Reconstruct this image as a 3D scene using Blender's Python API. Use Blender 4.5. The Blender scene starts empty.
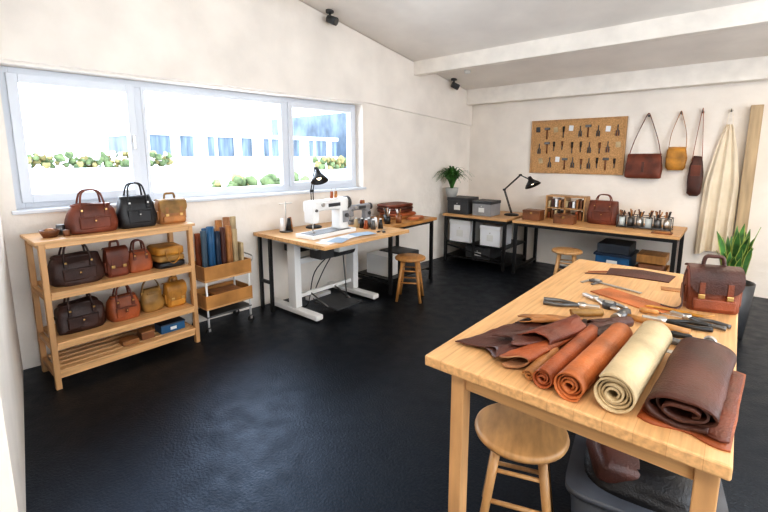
import bpy, bmesh, math, random
from mathutils import Vector, Matrix, noise
random.seed(7)
pi=math.pi
sc=bpy.context.scene

# ------------------------------------------------------------------ materials
def mk(name,col,rough=.6,metal=0,var=.15,scale=8,bump=.0,bscale=60,col2=None,stretch=(1,1,1),spec=.5,coord='Object',tint=None):
    m=bpy.data.materials.new(name);m.use_nodes=True
    nt=m.node_tree;N=nt.nodes;L=nt.links
    b=N['Principled BSDF'];b.inputs['Roughness'].default_value=rough;b.inputs['Metallic'].default_value=metal
    b.inputs['Specular IOR Level'].default_value=spec
    if tint:b.inputs['Specular Tint'].default_value=(*tint,1)
    tc=N.new('ShaderNodeTexCoord');mp=N.new('ShaderNodeMapping');mp.inputs['Scale'].default_value=stretch
    L.new(tc.outputs[coord],mp.inputs['Vector'])
    nz=N.new('ShaderNodeTexNoise');nz.inputs['Scale'].default_value=scale;nz.inputs['Detail'].default_value=5
    L.new(mp.outputs[0],nz.inputs['Vector'])
    rp=N.new('ShaderNodeValToRGB');rp.name='ramp'
    c2=col2 if col2 else tuple(c*(1-var*1.6) for c in col)
    c1=tuple(min(1,c*(1+var*.6)) for c in col)
    rp.color_ramp.elements[0].position=.3;rp.color_ramp.elements[1].position=.68
    rp.color_ramp.elements[0].color=(*c2,1);rp.color_ramp.elements[1].color=(*c1,1)
    L.new(nz.outputs['Fac'],rp.inputs['Fac']);L.new(rp.outputs[0],b.inputs['Base Color'])
    if bump:
        n2=N.new('ShaderNodeTexNoise');n2.inputs['Scale'].default_value=bscale;n2.inputs['Detail'].default_value=4
        L.new(mp.outputs[0],n2.inputs['Vector'])
        bp=N.new('ShaderNodeBump');bp.inputs['Strength'].default_value=bump;bp.inputs['Distance'].default_value=.01
        L.new(n2.outputs['Fac'],bp.inputs['Height']);L.new(bp.outputs[0],b.inputs['Normal'])
    return m
def leather(n,c,r=.48,var=.35): return mk(n,c,r,var=var,scale=7,bump=.35,bscale=140)
PLAST=mk('wall_plaster',(.87,.81,.74),.85,var=.06,scale=2.2,bump=.5,bscale=14,spec=.2)
CEIL=mk('ceiling_paint',(.86,.81,.75),.9,var=.05,scale=2,bump=.25,bscale=12,spec=.2)
BEAM=mk('beam_paint',(.90,.85,.78),.7,var=.06,scale=5,bump=.3,bscale=25,spec=.3)
FLOOR=mk('floor_black_rubber',(.0065,.007,.0085),.40,var=.6,scale=60,bump=.30,bscale=75,spec=.5,tint=(.45,.66,1))  # specular tint paints the window's blue sheen into the floor
_n=FLOOR.node_tree;_z=_n.nodes.new('ShaderNodeTexNoise');_z.inputs['Scale'].default_value=9;_z.inputs['Detail'].default_value=10
_r=_n.nodes.new('ShaderNodeMapRange');_r.inputs['From Min'].default_value=.3;_r.inputs['From Max'].default_value=.7;_r.inputs['To Min'].default_value=.30;_r.inputs['To Max'].default_value=.48
_t=_n.nodes.new('ShaderNodeTexCoord');_n.links.new(_t.outputs['Object'],_z.inputs['Vector']);_n.links.new(_z.outputs['Fac'],_r.inputs['Value']);_n.links.new(_r.outputs[0],_n.nodes['Principled BSDF'].inputs['Roughness'])
PINE=mk('wood_pine',(.60,.34,.155),.5,var=.18,scale=5,bump=.08,stretch=(3,3,.5))
PINEY=mk('wood_pine_y',(.70,.41,.19),.40,var=.18,scale=4,bump=.06,stretch=(12,.7,12))
PINEX=mk('wood_pine_x',(.68,.39,.175),.42,var=.18,scale=4,bump=.06,stretch=(.7,9,9))
TABLE=mk('wood_table_block',(.72,.43,.205),.42,var=.15,scale=5,bump=.05,stretch=(14,.8,14))
nt=TABLE.node_tree;br=nt.nodes.new('ShaderNodeTexBrick');tc=nt.nodes.new('ShaderNodeTexCoord');mp=nt.nodes.new('ShaderNodeMapping')
mp.inputs['Rotation'].default_value=(0,0,pi/2);br.inputs['Scale'].default_value=1;br.inputs['Brick Width'].default_value=.75;br.inputs['Row Height'].default_value=.075
br.inputs['Mortar Size'].default_value=.0010;br.inputs['Color1'].default_value=(1,1,1,1);br.inputs['Color2'].default_value=(.90,.87,.82,1);br.inputs['Mortar'].default_value=(.78,.72,.65,1)
mx=nt.nodes.new('ShaderNodeMix');mx.data_type='RGBA';mx.blend_type='MULTIPLY';mx.inputs[0].default_value=1
nt.links.new(tc.outputs['Object'],mp.inputs[0]);nt.links.new(mp.outputs[0],br.inputs['Vector']);nt.links.new(nt.nodes['ramp'].outputs[0],mx.inputs[6]);nt.links.new(br.outputs['Color'],mx.inputs[7]);nt.links.new(mx.outputs[2],nt.nodes['Principled BSDF'].inputs['Base Color'])
OAK=mk('wood_stool',(.52,.29,.12),.42,var=.2,scale=6,bump=.06,stretch=(4,1,1))
OAKD=mk('wood_amber',(.48,.23,.07),.42,var=.2,scale=6,stretch=(4,1,1))
POSTW=mk('wood_post',(.48,.35,.21),.6,var=.2,scale=4,stretch=(6,6,.5))
WALN=mk('wood_brown',(.20,.075,.028),.45,var=.3,scale=6)
WHITE=mk('white_paint',(.82,.83,.85),.35,var=.02,scale=3)
WFRAME=mk('window_frame_paint',(.68,.71,.76),.4,var=.02,scale=3)
WHITEM=mk('white_machine',(.80,.80,.79),.3,var=.03,scale=3)
GREYW=mk('grey_plastic',(.28,.28,.29),.5,var=.1)
DGREY=mk('dark_grey_plastic',(.05,.052,.056),.5,var=.2)
TUB=mk('slate_blue_plastic',(.028,.036,.05),.45,var=.2)
TUBR=mk('slate_rim_plastic',(.09,.10,.12),.45,var=.2)
BLACKM=mk('black_metal',(.012,.012,.013),.4,var=.2,spec=.5)
STEEL=mk('steel',(.60,.58,.55),.38,metal=1,var=.1)
STEELD=mk('dark_steel',(.16,.16,.16),.45,metal=.8,var=.2)
BRASS=mk('brass',(.75,.5,.2),.3,metal=1,var=.1)
L_RED=leather('leather_redbrown',(.17,.040,.017))
L_BAG=leather('leather_cognac',(.24,.058,.020))
L_RUST=leather('leather_rust',(.34,.085,.024))
L_TAN=leather('leather_tan',(.44,.19,.06))
L_ORG=leather('leather_orange',(.50,.15,.042))
L_MUST=leather('leather_mustard',(.55,.25,.035))
L_DARK=leather('leather_dark',(.045,.016,.010))
L_CHOC=leather('leather_choc',(.085,.026,.016),.5)
L_BLACK=leather('leather_black',(.012,.012,.014),.38)
L_OLIVE=leather('leather_olive',(.35,.19,.05))
L_CREAM=leather('leather_cream',(.54,.42,.25),.75,.22)
L_SUEDE=leather('leather_suede',(.40,.20,.10),.9)
BLUE=mk('blue_vinyl',(.02,.10,.22),.4,var=.2)
NAVY=mk('navy_vinyl',(.015,.03,.06),.4)
SLATE=mk('slate_roll',(.06,.10,.14),.6)
CREAMC=mk('apron_canvas',(.78,.68,.53),.95,var=.06,scale=6,bump=.3,bscale=90,spec=.1)
CORK=mk('cork',(.58,.34,.16),.95,var=.2,scale=70,bump=.3,bscale=120,spec=.1)
LEAF=mk('leaf_green',(.05,.16,.03),.45,var=.5,scale=12)
LEAFL=mk('leaf_edge',(.30,.36,.08),.45,var=.3,scale=12)
SOIL=mk('soil',(.03,.018,.01),.95)
POTW=mk('pot_concrete',(.42,.42,.40),.8,var=.15)
PAPER=mk('paper',(.80,.82,.85),.8,var=.03)
PAPB=mk('paper_blue',(.40,.53,.68),.8,var=.1)
LABEL=mk('label_white',(.75,.75,.73),.6,var=.05)
GLASSJ=mk('jar_glass',(.55,.6,.6),.12,var=.05,spec=.8)
ASPH=mk('outdoor_paving',(.60,.60,.58),.9,var=.1,scale=.5)
FACB=mk('facade_blue',(.16,.21,.28),.5,var=.4,scale=.6,stretch=(1,4,.5))
FACW=mk('facade_white',(.8,.8,.8),.7,var=.05,scale=.4)
BUSH=mk('bush_leaves',(.16,.20,.09),.9,var=.6,scale=3,bump=.8,bscale=20,col2=(.06,.09,.04))
BUSHY=mk('bush_autumn',(.34,.26,.11),.9,var=.6,scale=3,bump=.8,bscale=20,col2=(.14,.14,.06))
def emis(n,c,s):
    m=bpy.data.materials.new(n);m.use_nodes=True;b=m.node_tree.nodes['Principled BSDF']
    b.inputs['Base Color'].default_value=(*c,1);b.inputs['Emission Color'].default_value=(*c,1);b.inputs['Emission Strength'].default_value=s;return m
BULB=emis('lamp_bulb',(1,.85,.6),3)

# ------------------------------------------------------------------ builder
def cat(pts,n=6,closed=False):
    P=[Vector(p) for p in pts]
    if len(P)<3 and not closed: 
        return P
    out=[];k=len(P)
    rng=range(k) if closed else range(k-1)
    for i in rng:
        if closed:a,b,c,d=P[(i-1)%k],P[i],P[(i+1)%k],P[(i+2)%k]
        else:a,b,c,d=P[max(i-1,0)],P[i],P[i+1],P[min(i+2,k-1)]
        for j in range(n):
            t=j/n
            out.append(.5*((2*b)+(c-a)*t+(2*a-5*b+4*c-d)*t*t+(3*b-a-3*c+d)*t**3))
    if not closed: out.append(P[-1])
    return out
class O:
    def __init__(s,name,loc=(0,0,0),rz=0,parent=None,rot=None):
        s.name=name;s.loc=loc;s.rot=rot if rot else (0,0,rz);s.parent=parent
        s.v=[];s.f=[];s.mi=[];s.sm=[];s.mats=[];s.X=None
    def add(s,vs,fs,mat,smooth=False,M=None):
        if mat not in s.mats:s.mats.append(mat)
        k=s.mats.index(mat);o=len(s.v)
        for v in vs:
            v=Vector(v)
            if M is not None:v=M@v
            if s.X is not None:v=s.X@v
            s.v.append(v)
        for i,f in enumerate(fs):
            s.f.append([o+a for a in f]);s.mi.append(k)
            s.sm.append(smooth[i] if isinstance(smooth,list) else smooth)
        return s
    def box(s,c,d,mat,bev=0,rot=None,seg=2,M=None):
        bm=bmesh.new();bmesh.ops.create_cube(bm,size=1)
        for v in bm.verts:v.co=Vector((v.co.x*d[0],v.co.y*d[1],v.co.z*d[2]))
        if bev>0:bmesh.ops.bevel(bm,geom=bm.edges[:],offset=min(bev,min(d)*.45),segments=seg,affect='EDGES',profile=.5)
        T=Matrix.Translation(c)
        if rot:
            from mathutils import Euler
            T=T@Euler(rot).to_matrix().to_4x4()
        if M is not None:T=M@T
        bm.verts.index_update()
        s.add([v.co.copy() for v in bm.verts],[[v.index for v in f.verts] for f in bm.faces],mat,bev>0.012,T)
        bm.free();return s
    def bx(s,x0,x1,y0,y1,z0,z1,mat,bev=0):
        return s.box(((x0+x1)/2,(y0+y1)/2,(z0+z1)/2),(x1-x0,y1-y0,z1-z0),mat,bev)
    def cyl(s,a,b,r,mat,r2=None,seg=16,M=None):
        a=Vector(a);b=Vector(b);r2=r if r2 is None else r2
        q=(b-a).to_track_quat('Z','Y').to_matrix()
        vs=[];fs=[];sm=[]
        for p,rr in((a,r),(b,r2)):
            for i in range(seg):
                t=2*pi*i/seg;vs.append(p+q@Vector((rr*math.cos(t),rr*math.sin(t),0)))
        for i in range(seg):
            j=(i+1)%seg;fs.append([i,j,seg+j,seg+i]);sm.append(True)
        fs.append(list(range(seg))[::-1]);sm.append(False);fs.append(list(range(seg,2*seg)));sm.append(False)
        return s.add(vs,fs,mat,sm,M)
    def lathe(s,prof,mat,c=(0,0,0),seg=24,M=None):
        vs=[];fs=[];n=len(prof)
        for r,z in prof:
            for i in range(seg):
                t=2*pi*i/seg;vs.append((c[0]+max(r,1e-4)*math.cos(t),c[1]+max(r,1e-4)*math.sin(t),c[2]+z))
        for k in range(n-1):
            for i in range(seg):
                j=(i+1)%seg;fs.append([k*seg+i,k*seg+j,(k+1)*seg+j,(k+1)*seg+i])
        return s.add(vs,fs,mat,True,M)
    def tube(s,pts,r,mat,seg=8,n=6,closed=False,M=None):
        P=cat(pts,n,closed);vs=[];fs=[];k=len(P)
        for i,p in enumerate(P):
            if closed:t=P[(i+1)%k]-P[i-1]
            else:t=P[min(i+1,k-1)]-P[max(i-1,0)]
            if t.length<1e-6:t=Vector((0,0,1))
            t.normalize();up=Vector((0,1,0)) if abs(t.y)<.9 else Vector((1,0,0))
            a=t.cross(up).normalized();b=t.cross(a)
            rr=r[0]+(r[1]-r[0])*i/(k-1) if isinstance(r,tuple) else r
            for j in range(seg):
                th=2*pi*j/seg;vs.append(p+a*rr*math.cos(th)+b*rr*math.sin(th))
        for i in range(k if closed else k-1):
            i2=(i+1)%k
            for j in range(seg):
                j2=(j+1)%seg;fs.append([i*seg+j,i*seg+j2,i2*seg+j2,i2*seg+j])
        if not closed:
            fs.append(list(range(seg))[::-1]);fs.append([(k-1)*seg+j for j in range(seg)])
        return s.add(vs,fs,mat,True,M)
    def strap(s,pts,w,t,mat,side=(0,1,0),n=6,closed=False,M=None):
        P=cat(pts,n,closed);vs=[];fs=[];k=len(P);sd=Vector(side).normalized()
        for i,p in enumerate(P):
            tg=(P[min(i+1,k-1)]-P[max(i-1,0)]).normalized()
            nn=tg.cross(sd)
            if nn.length<1e-5:nn=Vector((0,0,1))
            nn.normalize()
            ww=w(i/(k-1)) if callable(w) else w
            for a,b in((-1,-1),(1,-1),(1,1),(-1,1)):vs.append(p+sd*ww/2*a+nn*t/2*b)
        for i in range(k-1):
            for j in range(4):
                j2=(j+1)%4;fs.append([i*4+j,i*4+j2,(i+1)*4+j2,(i+1)*4+j])
        fs.append([3,2,1,0]);fs.append([(k-1)*4+j for j in range(4)])
        return s.add(vs,fs,mat,False,M)
    def loft(s,secs,mat,n=32,p=4,amp=0,freq=9,M=None,sub=3,seed=0):
        S=[]
        for i in range(len(secs)-1):
            a=secs[i];b=secs[i+1]
            for j in range(sub):
                t=j/sub;S.append([a[q]+(b[q]-a[q])*t for q in range(5)])
        S.append(list(secs[-1]));vs=[];fs=[]
        for z,w,d,ox,oy in S:
            for i in range(n):
                t=2*pi*i/n;c,q=math.cos(t),math.sin(t)
                x=math.copysign(abs(c)**(2/p),c)*w/2+ox;y=math.copysign(abs(q)**(2/p),q)*d/2+oy
                v=Vector((x,y,z))
                if amp and z>S[0][0]+1e-4:
                    nv=noise.noise_vector(v*freq+Vector((seed*3.1,seed,0)));v+=nv*amp
                vs.append(v)
        k=len(S)
        for a in range(k-1):
            for i in range(n):
                j=(i+1)%n;fs.append([a*n+i,a*n+j,(a+1)*n+j,(a+1)*n+i])
        sm=[True]*len(fs)
        fs.append(list(range(n))[::-1]);fs.append([(k-1)*n+i for i in range(n)]);sm+=[False,False]
        return s.add(vs,fs,mat,sm,M)
    def ribbon(s,prof,y0,y1,th,mat,mat2=None,ny=10,amp=.0,M=None,skew=0,crumple=0,seed=0):
        P=[Vector((a,0,b)) for a,b in prof];k=len(P);out=[];inn=[]
        for i,p in enumerate(P):
            t=(P[min(i+1,k-1)]-P[max(i-1,0)]).normalized();nn=Vector((-t.z,0,t.x))
            out.append(p+nn*th/2);inn.append(p-nn*th/2)
        vs=[]
        for j in range(ny+1):
            for L_ in(out,inn):
                for i,p in enumerate(L_):
                    u=i/(k-1);e=skew*math.sin(u*9+seed)*.5
                    f=j/ny
                    y=y0+(y1-y0)*f
                    y+=e*((f-.5)*2)
                    v=Vector((p.x,y,p.z))
                    if amp:
                        q=noise.noise(Vector((p.x*6,y*5,p.z*3+7+seed)));v+=Vector((q*amp*.5,0,abs(q)*amp))
                    if crumple:
                        q=noise.noise(Vector((p.x*16+seed*3,y*13,p.z*6)));q2=noise.noise(Vector((p.x*34,y*29+seed,p.z*9)))
                        v+=Vector((q*crumple*.5,q2*crumple*.3,max(0,q*crumple+q2*crumple*.4)))
                    vs.append(v)
        fo=[];fi=[];fe=[]
        st=2*k
        for j in range(ny):
            for i in range(k-1):
                a=j*st+i;fo.append([a,a+1,a+st+1,a+st]);b=j*st+k+i;fi.append([b+1,b,b+st,b+st+1])
            fe.append([j*st,j*st+st,j*st+st+k,j*st+k]);fe.append([j*st+k-1,j*st+2*k-1,j*st+st+2*k-1,j*st+st+k-1])
        for i in range(k-1):
            fe.append([i,i+k,i+k+1,i+1]);o=ny*st;fe.append([o+i,o+i+1,o+i+k+1,o+i+k])
        s.add(vs,fo+fi+fe,mat,[True]*(len(fo)+len(fi))+[False]*len(fe),M)
        if mat2:
            if mat2 not in s.mats:s.mats.append(mat2)
            m2=s.mats.index(mat2);n0=len(s.f)-len(fe)-len(fi)
            for i in range(n0,len(s.f)):s.mi[i]=m2
        return s
    def ball(s,c,r,mat,seg=14,amp=0,freq=3,M=None):
        if not isinstance(r,(tuple,list)):r=(r,r,r)
        vs=[];fs=[]
        h=seg//2+1
        for i in range(h+1):
            a=pi*i/h
            for j in range(seg):
                b=2*pi*j/seg;v=Vector((math.sin(a)*math.cos(b),math.sin(a)*math.sin(b),math.cos(a)))
                if amp:v*=1+amp*noise.noise(v*freq+Vector(c))
                vs.append(Vector((c[0]+v.x*r[0],c[1]+v.y*r[1],c[2]+v.z*r[2])))
        for i in range(h):
            for j in range(seg):
                j2=(j+1)%seg;fs.append([i*seg+j,(i+1)*seg+j,(i+1)*seg+j2,i*seg+j2])
        return s.add(vs,fs,mat,True,M)
    def prism(s,poly,axis,a,b,mat):
        n=len(poly);vs=[]
        for q in(a,b):
            for u,v in poly:vs.append((q,u,v) if axis=='x' else ((u,q,v) if axis=='y' else (u,v,q)))
        fs=[list(range(n))[::-1],list(range(n,2*n))]+[[i,(i+1)%n,n+(i+1)%n,n+i] for i in range(n)]
        return s.add(vs,fs,mat,False)
    def done(s):
        me=bpy.data.meshes.new(s.name);me.from_pydata([tuple(v) for v in s.v],[],s.f)
        for m in s.mats:me.materials.append(m)
        me.polygons.foreach_set('material_index',s.mi);me.polygons.foreach_set('use_smooth',s.sm)
        me.update()
        bm=bmesh.new();bm.from_mesh(me);bmesh.ops.recalc_face_normals(bm,faces=bm.faces);bm.to_mesh(me);bm.free()
        ob=bpy.data.objects.new(s.name,me);bpy.context.collection.objects.link(ob)
        ob.location=s.loc;ob.rotation_euler=s.rot
        if s.parent:ob.parent=s.parent
        return ob

# ------------------------------------------------------------------ room
CZ=lambda y:3.858-.19*y
WR=-math.atan(.09)
YF=6.4
O('floor').bx(-4.5,2.5,-3.2,6.7,-.12,0,FLOOR).done()
o=O('ceiling');o.prism([(-3.2,CZ(-3.2)),(6.7,CZ(6.7)),(6.7,CZ(6.7)+.15),(-3.2,CZ(-3.2)+.15)],'x',-4.6,2.6,CEIL).done()
W0=(-4.1,0,0)
c5=1/math.cos(WR)
cz=lambda y:CZ(y/c5)+.06
WY0,WY1,WZ0,WZ1=.60,4.02,1.22,2.27
o=O('wall_left',W0,WR)
T=-.32
o.prism([(.2,0),(WY0,0),(WY0,cz(WY0)),(.2,cz(.2))],'x',T,0,PLAST)
o.prism([(WY0,0),(WY1,0),(WY1,WZ0),(WY0,WZ0)],'x',T,0,PLAST)
o.prism([(WY0,WZ1),(WY1,WZ1),(WY1,cz(WY1)),(WY0,cz(WY0))],'x',T,0,PLAST)
o.prism([(WY1,0),(6.75,0),(6.75,cz(6.75)),(WY1,cz(WY1))],'x',T,0,PLAST)
o.done()
o=O('trim_1',W0,WR)
o.prism([(.5,WZ1+.02),(4.1,WZ1+.02),(6.42,2.12),(6.42,cz(6.42)-.07),(.5,cz(.5)-.07)],'x',0,.035,PLAST);o.done()
O('wall_far').bx(-3.9,2.5,YF,YF+.2,0,2.75,PLAST).done()
dx,dy=2.05,-.33;ln=math.hypot(dx,dy)
o=O('wall_near',(-4.05,.51,0),math.atan2(dy,dx));o.bx(-.1,ln,-.15,0,0,3.85,PLAST);o.done()
O('wall_side').bx(-2.15,-2.0,-3.2,.17,0,4.4,PLAST).done()
O('wall_back').bx(-2.15,2.5,-3.2,-3.05,0,4.5,PLAST).done()
o=O('wall_right')
RX0,RX1=2.3,2.5
o.bx(RX0,RX1,-3.05,-1.6,0,4.48,PLAST);o.bx(RX0,RX1,4.6,YF,0,2.95,PLAST)
o.bx(RX0,RX1,-1.6,4.6,0,.8,PLAST);o.bx(RX0,RX1,-1.6,4.6,2.5,2.98,PLAST);o.done()
o=O('added_fill_window')  # unseen window, added so fill light can enter from the right
for y in(-1.56,.45,2.5,4.56):o.bx(RX0+.05,RX0+.12,y-.04,y+.04,.8,2.5,WHITE)
for z in(.84,2.46):o.bx(RX0+.05,RX0+.12,-1.6,4.6,z-.04,z+.04,WHITE)
o.done()
def beam(n,y,h,wd,x0=-3.75):
    o=O(n);z=CZ(y)+.02
    o.box(((x0+2.3)/2,y,z-h/2),(2.3-x0,wd,h),BEAM,.008);o.done()
beam('ceiling_beam',5.0,.19,.13,-3.64);beam('ceiling_beam',2.45,.24,.13,-3.86);beam('ceiling_beam',6.30,.24,.16,-3.52)
o=O('window_1',W0,WR)
fx0,fx1=-.22,-.14
def fr(y0,y1,z0,z1,w,x0,x1,mat=WFRAME):
    o.bx(x0,x1,y0,y0+w,z0,z1,mat,.004);o.bx(x0,x1,y1-w,y1,z0,z1,mat,.004)
    o.bx(x0,x1,y0+w,y1-w,z0,z0+w,mat,.004);o.bx(x0,x1,y0+w,y1-w,z1-w,z1,mat,.004)
fr(WY0,WY1,WZ0,WZ1,.06,fx0,fx1)
for y in(1.50,2.98):o.bx(fx0,fx1,y-.035,y+.035,WZ0+.06,WZ1-.06,WFRAME,.004)
fr(WY0+.045,1.475,WZ0+.045,WZ1-.045,.065,fx0+.02,fx1+.03)
fr(3.005,WY1-.05,WZ0+.05,WZ1-.05,.055,fx0+.02,fx1+.03)
fr(1.53,2.95,WZ0+.05,WZ1-.05,.03,fx0+.02,fx1+.012)
o.bx(fx1+.03,fx1+.06,1.43,1.45,1.68,1.80,STEEL,.003)
o.bx(fx1,.035,WY0-.03,WY1+.03,WZ0-.025,WZ0+.004,WFRAME,.006)
o.done()
def spot(n,loc,rz):
    o=O(n,loc,rz);o.cyl((0,0,.01),(0,0,-.02),.045,DGREY);o.cyl((0,0,-.02),(0,0,-.07),.012,DGREY)
    o.cyl((-.03,0,-.075),(.07,.03,-.12),.040,DGREY,.044,seg=20);o.cyl((.068,.03,-.119),(.073,.031,-.121),.034,STEELD);o.done()
spot('ceiling_spotlight',(-3.66,3.40,CZ(3.40)),0);spot('ceiling_spotlight',(-3.45,5.72,CZ(5.72)),.6)
O('smoke_detector',(-3.1,5.5,CZ(5.5))).cyl((0,0,.01),(0,0,-.035),.05,LABEL,.04,24).done()

# ------------------------------------------------------------------ exterior
O('ground_outside').bx(-90,-4.6,-30,80,-.5,-.3,ASPH).done()
o=O('office_building');o.bx(-46,-38,14,36,1.6,3.4,FACB);o.bx(-46.2,-37.8,13.9,36.1,3.4,3.8,FACW);o.bx(-46.1,-37.9,13.9,36.1,-.3,1.6,FACW)
for i in range(11):o.bx(-38.05,-37.9,14.3+2*i,14.6+2*i+.5*(i%3),1.6,3.4,FACW)
o.done()
o=O('office_building');o.bx(-54,-38,38,70,-.3,7.0,FACB)
for i in range(10):o.bx(-38.1,-37.9,38.4+i*3,38.9+i*3,0,7.0,FACW)
o.bx(-38.15,-37.85,38,70,3.0,4.2,FACW);o.done()
o=O('hedge')
o.bx(-13.4,-12.6,6.8,10.4,-.3,.2,BUSH)
for i in range(110):
    o.ball((-13+random.uniform(-.4,.4),6.9+i*.031,.45+random.uniform(-.4,.42)),random.uniform(.09,.20),BUSH if i%4 else BUSHY,8,.6,4)
o.done()
o=O('planter_hedge')
o.bx(-34.8,-33.2,1.5,15,-.3,.85,FACW)
for i in range(170):o.ball((-34+random.uniform(-.6,.6),1.8+i*.075,.95+random.uniform(-.1,.85)),random.uniform(.12,.30),[BUSHY,BUSH,FACW,BUSHY,BUSH][i%5],7,.6,3)
o.bx(-31,-29,26,39,-.3,.4,FACW)
for i in range(90):o.ball((-30+random.uniform(-.8,.8),26.2+i*.14,.6+random.uniform(-.2,.8)),random.uniform(.2,.4),BUSHY if i%2 else BUSH,7,.6,3)
o.done()

# ------------------------------------------------------------------ generic furniture
def stool(loc,rz,h=.5,r=.18,mat=OAK):
    o=O('wooden_stool',loc,rz)
    o.lathe([(0,h-.035),(r-.02,h-.035),(r-.004,h-.03),(r,h-.018),(r-.004,h-.006),(r-.015,h),(0,h)],mat,seg=40)
    P=[]
    for i in range(4):
        a=pi/4+i*pi/2;c,s_=math.cos(a),math.sin(a)
        t=Vector((c*r*.62,s_*r*.62,h-.03));b=Vector((c*r*1.08,s_*r*1.08,0));P.append((t,b))
        o.cyl(b,t,.017,mat,.019,seg=14)
    for i in range(4):
        a,b=P[i],P[(i+1)%4];k=.36 if i%2 else .46
        o.cyl(a[1].lerp(a[0],k),b[1].lerp(b[0],k),.010,mat,seg=10)
        k=.68 if i%2 else .74
        o.cyl(a[1].lerp(a[0],k),b[1].lerp(b[0],k),.009,mat,seg=10)
    return o.done()
stool((-2.77,3.74,0),.5,.5,.175,OAKD)
stool((-1.52,5.24,0),.2,.5,.175,OAK)
stool((-.60,1.60,0),.35,.5,.19,OAK)

TX0,TX1,TY0,TY1,TZ=-.82,.055,1.20,3.12,.90
o=O('work_table')
o.box(((TX0+TX1)/2,(TY0+TY1)/2,TZ-.02),(TX1-TX0,TY1-TY0,.04),TABLE,.006)
LX=(TX0+.085,TX1-.07)
for x0 in LX:
    for y0 in(TY0+.05,TY1-.11):o.bx(x0,x0+.052,y0,y0+.055,0,TZ-.04,PINE,.004)
o.bx(LX[0]+.052,LX[1],TY0+.065,TY0+.087,TZ-.115,TZ-.04,PINEX,.003)
o.bx(LX[0]+.052,LX[1],TY1-.09,TY1-.068,TZ-.115,TZ-.04,PINEX,.003)
for x0 in(LX[0]+.01,LX[1]+.02):o.bx(x0,x0+.022,TY0+.105,TY1-.11,TZ-.115,TZ-.04,PINEY,.003)
o.done()

# ------------------------------------------------------------------ bags
def tote(name,loc,rz,w,d,h,mat,hh=.1,amp=.012,trim=None,seed=0,top=.78,hr=.007,hspread=.24,pocket=True,metal=BRASS):
    tr=trim or mat
    o=O(name,loc,rz)
    o.loft([(0,w*.9,d*.9,0,0),(.012,w*.98,d,0,0),(h*.35,w*1.03,d*1.0,0,0),(h*.75,w*.93,d*.75,0,0),(h*.95,w*top,d*.42,0,0),(h,w*top*.98,d*.34,0,0)],mat,40,4,amp,10,seed=seed)
    o.loft([(h*.93,w*top*1.03,d*.50,0,0),(h*.985,w*top*1.0,d*.44,0,0)],tr,40,4,amp*.3,10,seed=seed)
    for sgn in(-1,1):
        y=sgn*d*.30
        x=w*hspread
        o.tube([(-x,y*1.15,h*.72),(-x,y*.9,h*.95),(-x*.72,y*.5,h+hh*.8),(0,y*.4,h+hh),(x*.72,y*.5,h+hh*.8),(x,y*.9,h*.95),(x,y*1.15,h*.72)],hr,tr,8,6)
        for xx in(-x,x):
            o.box((xx,sgn*d*.40,h*.72),(.022,d*.1,.05),tr,.003);o.box((xx,sgn*(d*.455),h*.79),(.014,.006,.014),metal,.002)
    if pocket:
        o.box((0,-d*.47,h*.36),(w*.62,d*.14,h*.42),mat,.012,seg=3)
        o.box((0,-d*.52,h*.55),(w*.64,d*.08,.012),tr,.004)
        o.box((0,-d*.545,h*.47),(.02,.01,.05),tr,.003);o.box((0,-d*.56,h*.43),(.012,.006,.012),metal,.002)
    for xx in(-w*.46,w*.46):o.box((xx,0,h*.5),(.012,d*.5,.02),tr,.003)
    return o.done()
def satchel(name,loc,rz,w,d,h,mat,trim=None,hh=.05,amp=.006,seed=0,metal=BRASS,handle=True,strap=False):
    tr=trim or mat;o=O(name,loc,rz)
    o.loft([(0,w*.94,d*.92,0,0),(.012,w,d,0,0),(h*.6,w*1.0,d*.98,0,0),(h*.93,w*.96,d*.75,0,0),(h,w*.9,d*.5,0,0)],mat,40,5,amp,9,seed=seed)
    o.strap([(0,d*.35,h*.96),(0,0,h*1.03),(0,-d*.40,h*.97),(0,-d*.55,h*.78),(0,-d*.57,h*.45)],lambda t:w*(1.0 if t<.8 else 1.0-.35*((t-.8)/.2)**2),.007,tr,side=(1,0,0),n=5)
    for x in(-w*.26,w*.26):
        o.strap([(x,-d*.59,h*.7),(x,-d*.60,h*.45),(x,-d*.56,h*.24)],.022,.006,mat,side=(1,0,0))
        o.box((x,-d*.61,h*.38),(.026,.008,.022),metal,.003)
    o.box((0,-d*.53,h*.2),(w*.8,d*.16,h*.26),mat,.012,seg=3)
    for s_ in(-1,1):o.box((s_*w*.5,0,h*.35),(.02,d*.55,h*.4),mat,.01)
    if handle:o.tube([(-w*.2,0,h*.99),(-w*.16,0,h+hh*.9),(0,0,h+hh),(w*.16,0,h+hh*.9),(w*.2,0,h*.99)],.009,tr,8)
    if strap:o.strap([(-w*.5,0,h*.9),(-w*.56,-.02,h*.7),(-w*.58,-.04,h*.3),(-w*.60,-.06,.02),(-w*.75,-.08,.008),(-w*1.0,-.05,.008)],.018,.005,tr,side=(.1,1,0))
    return o.done()
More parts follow.
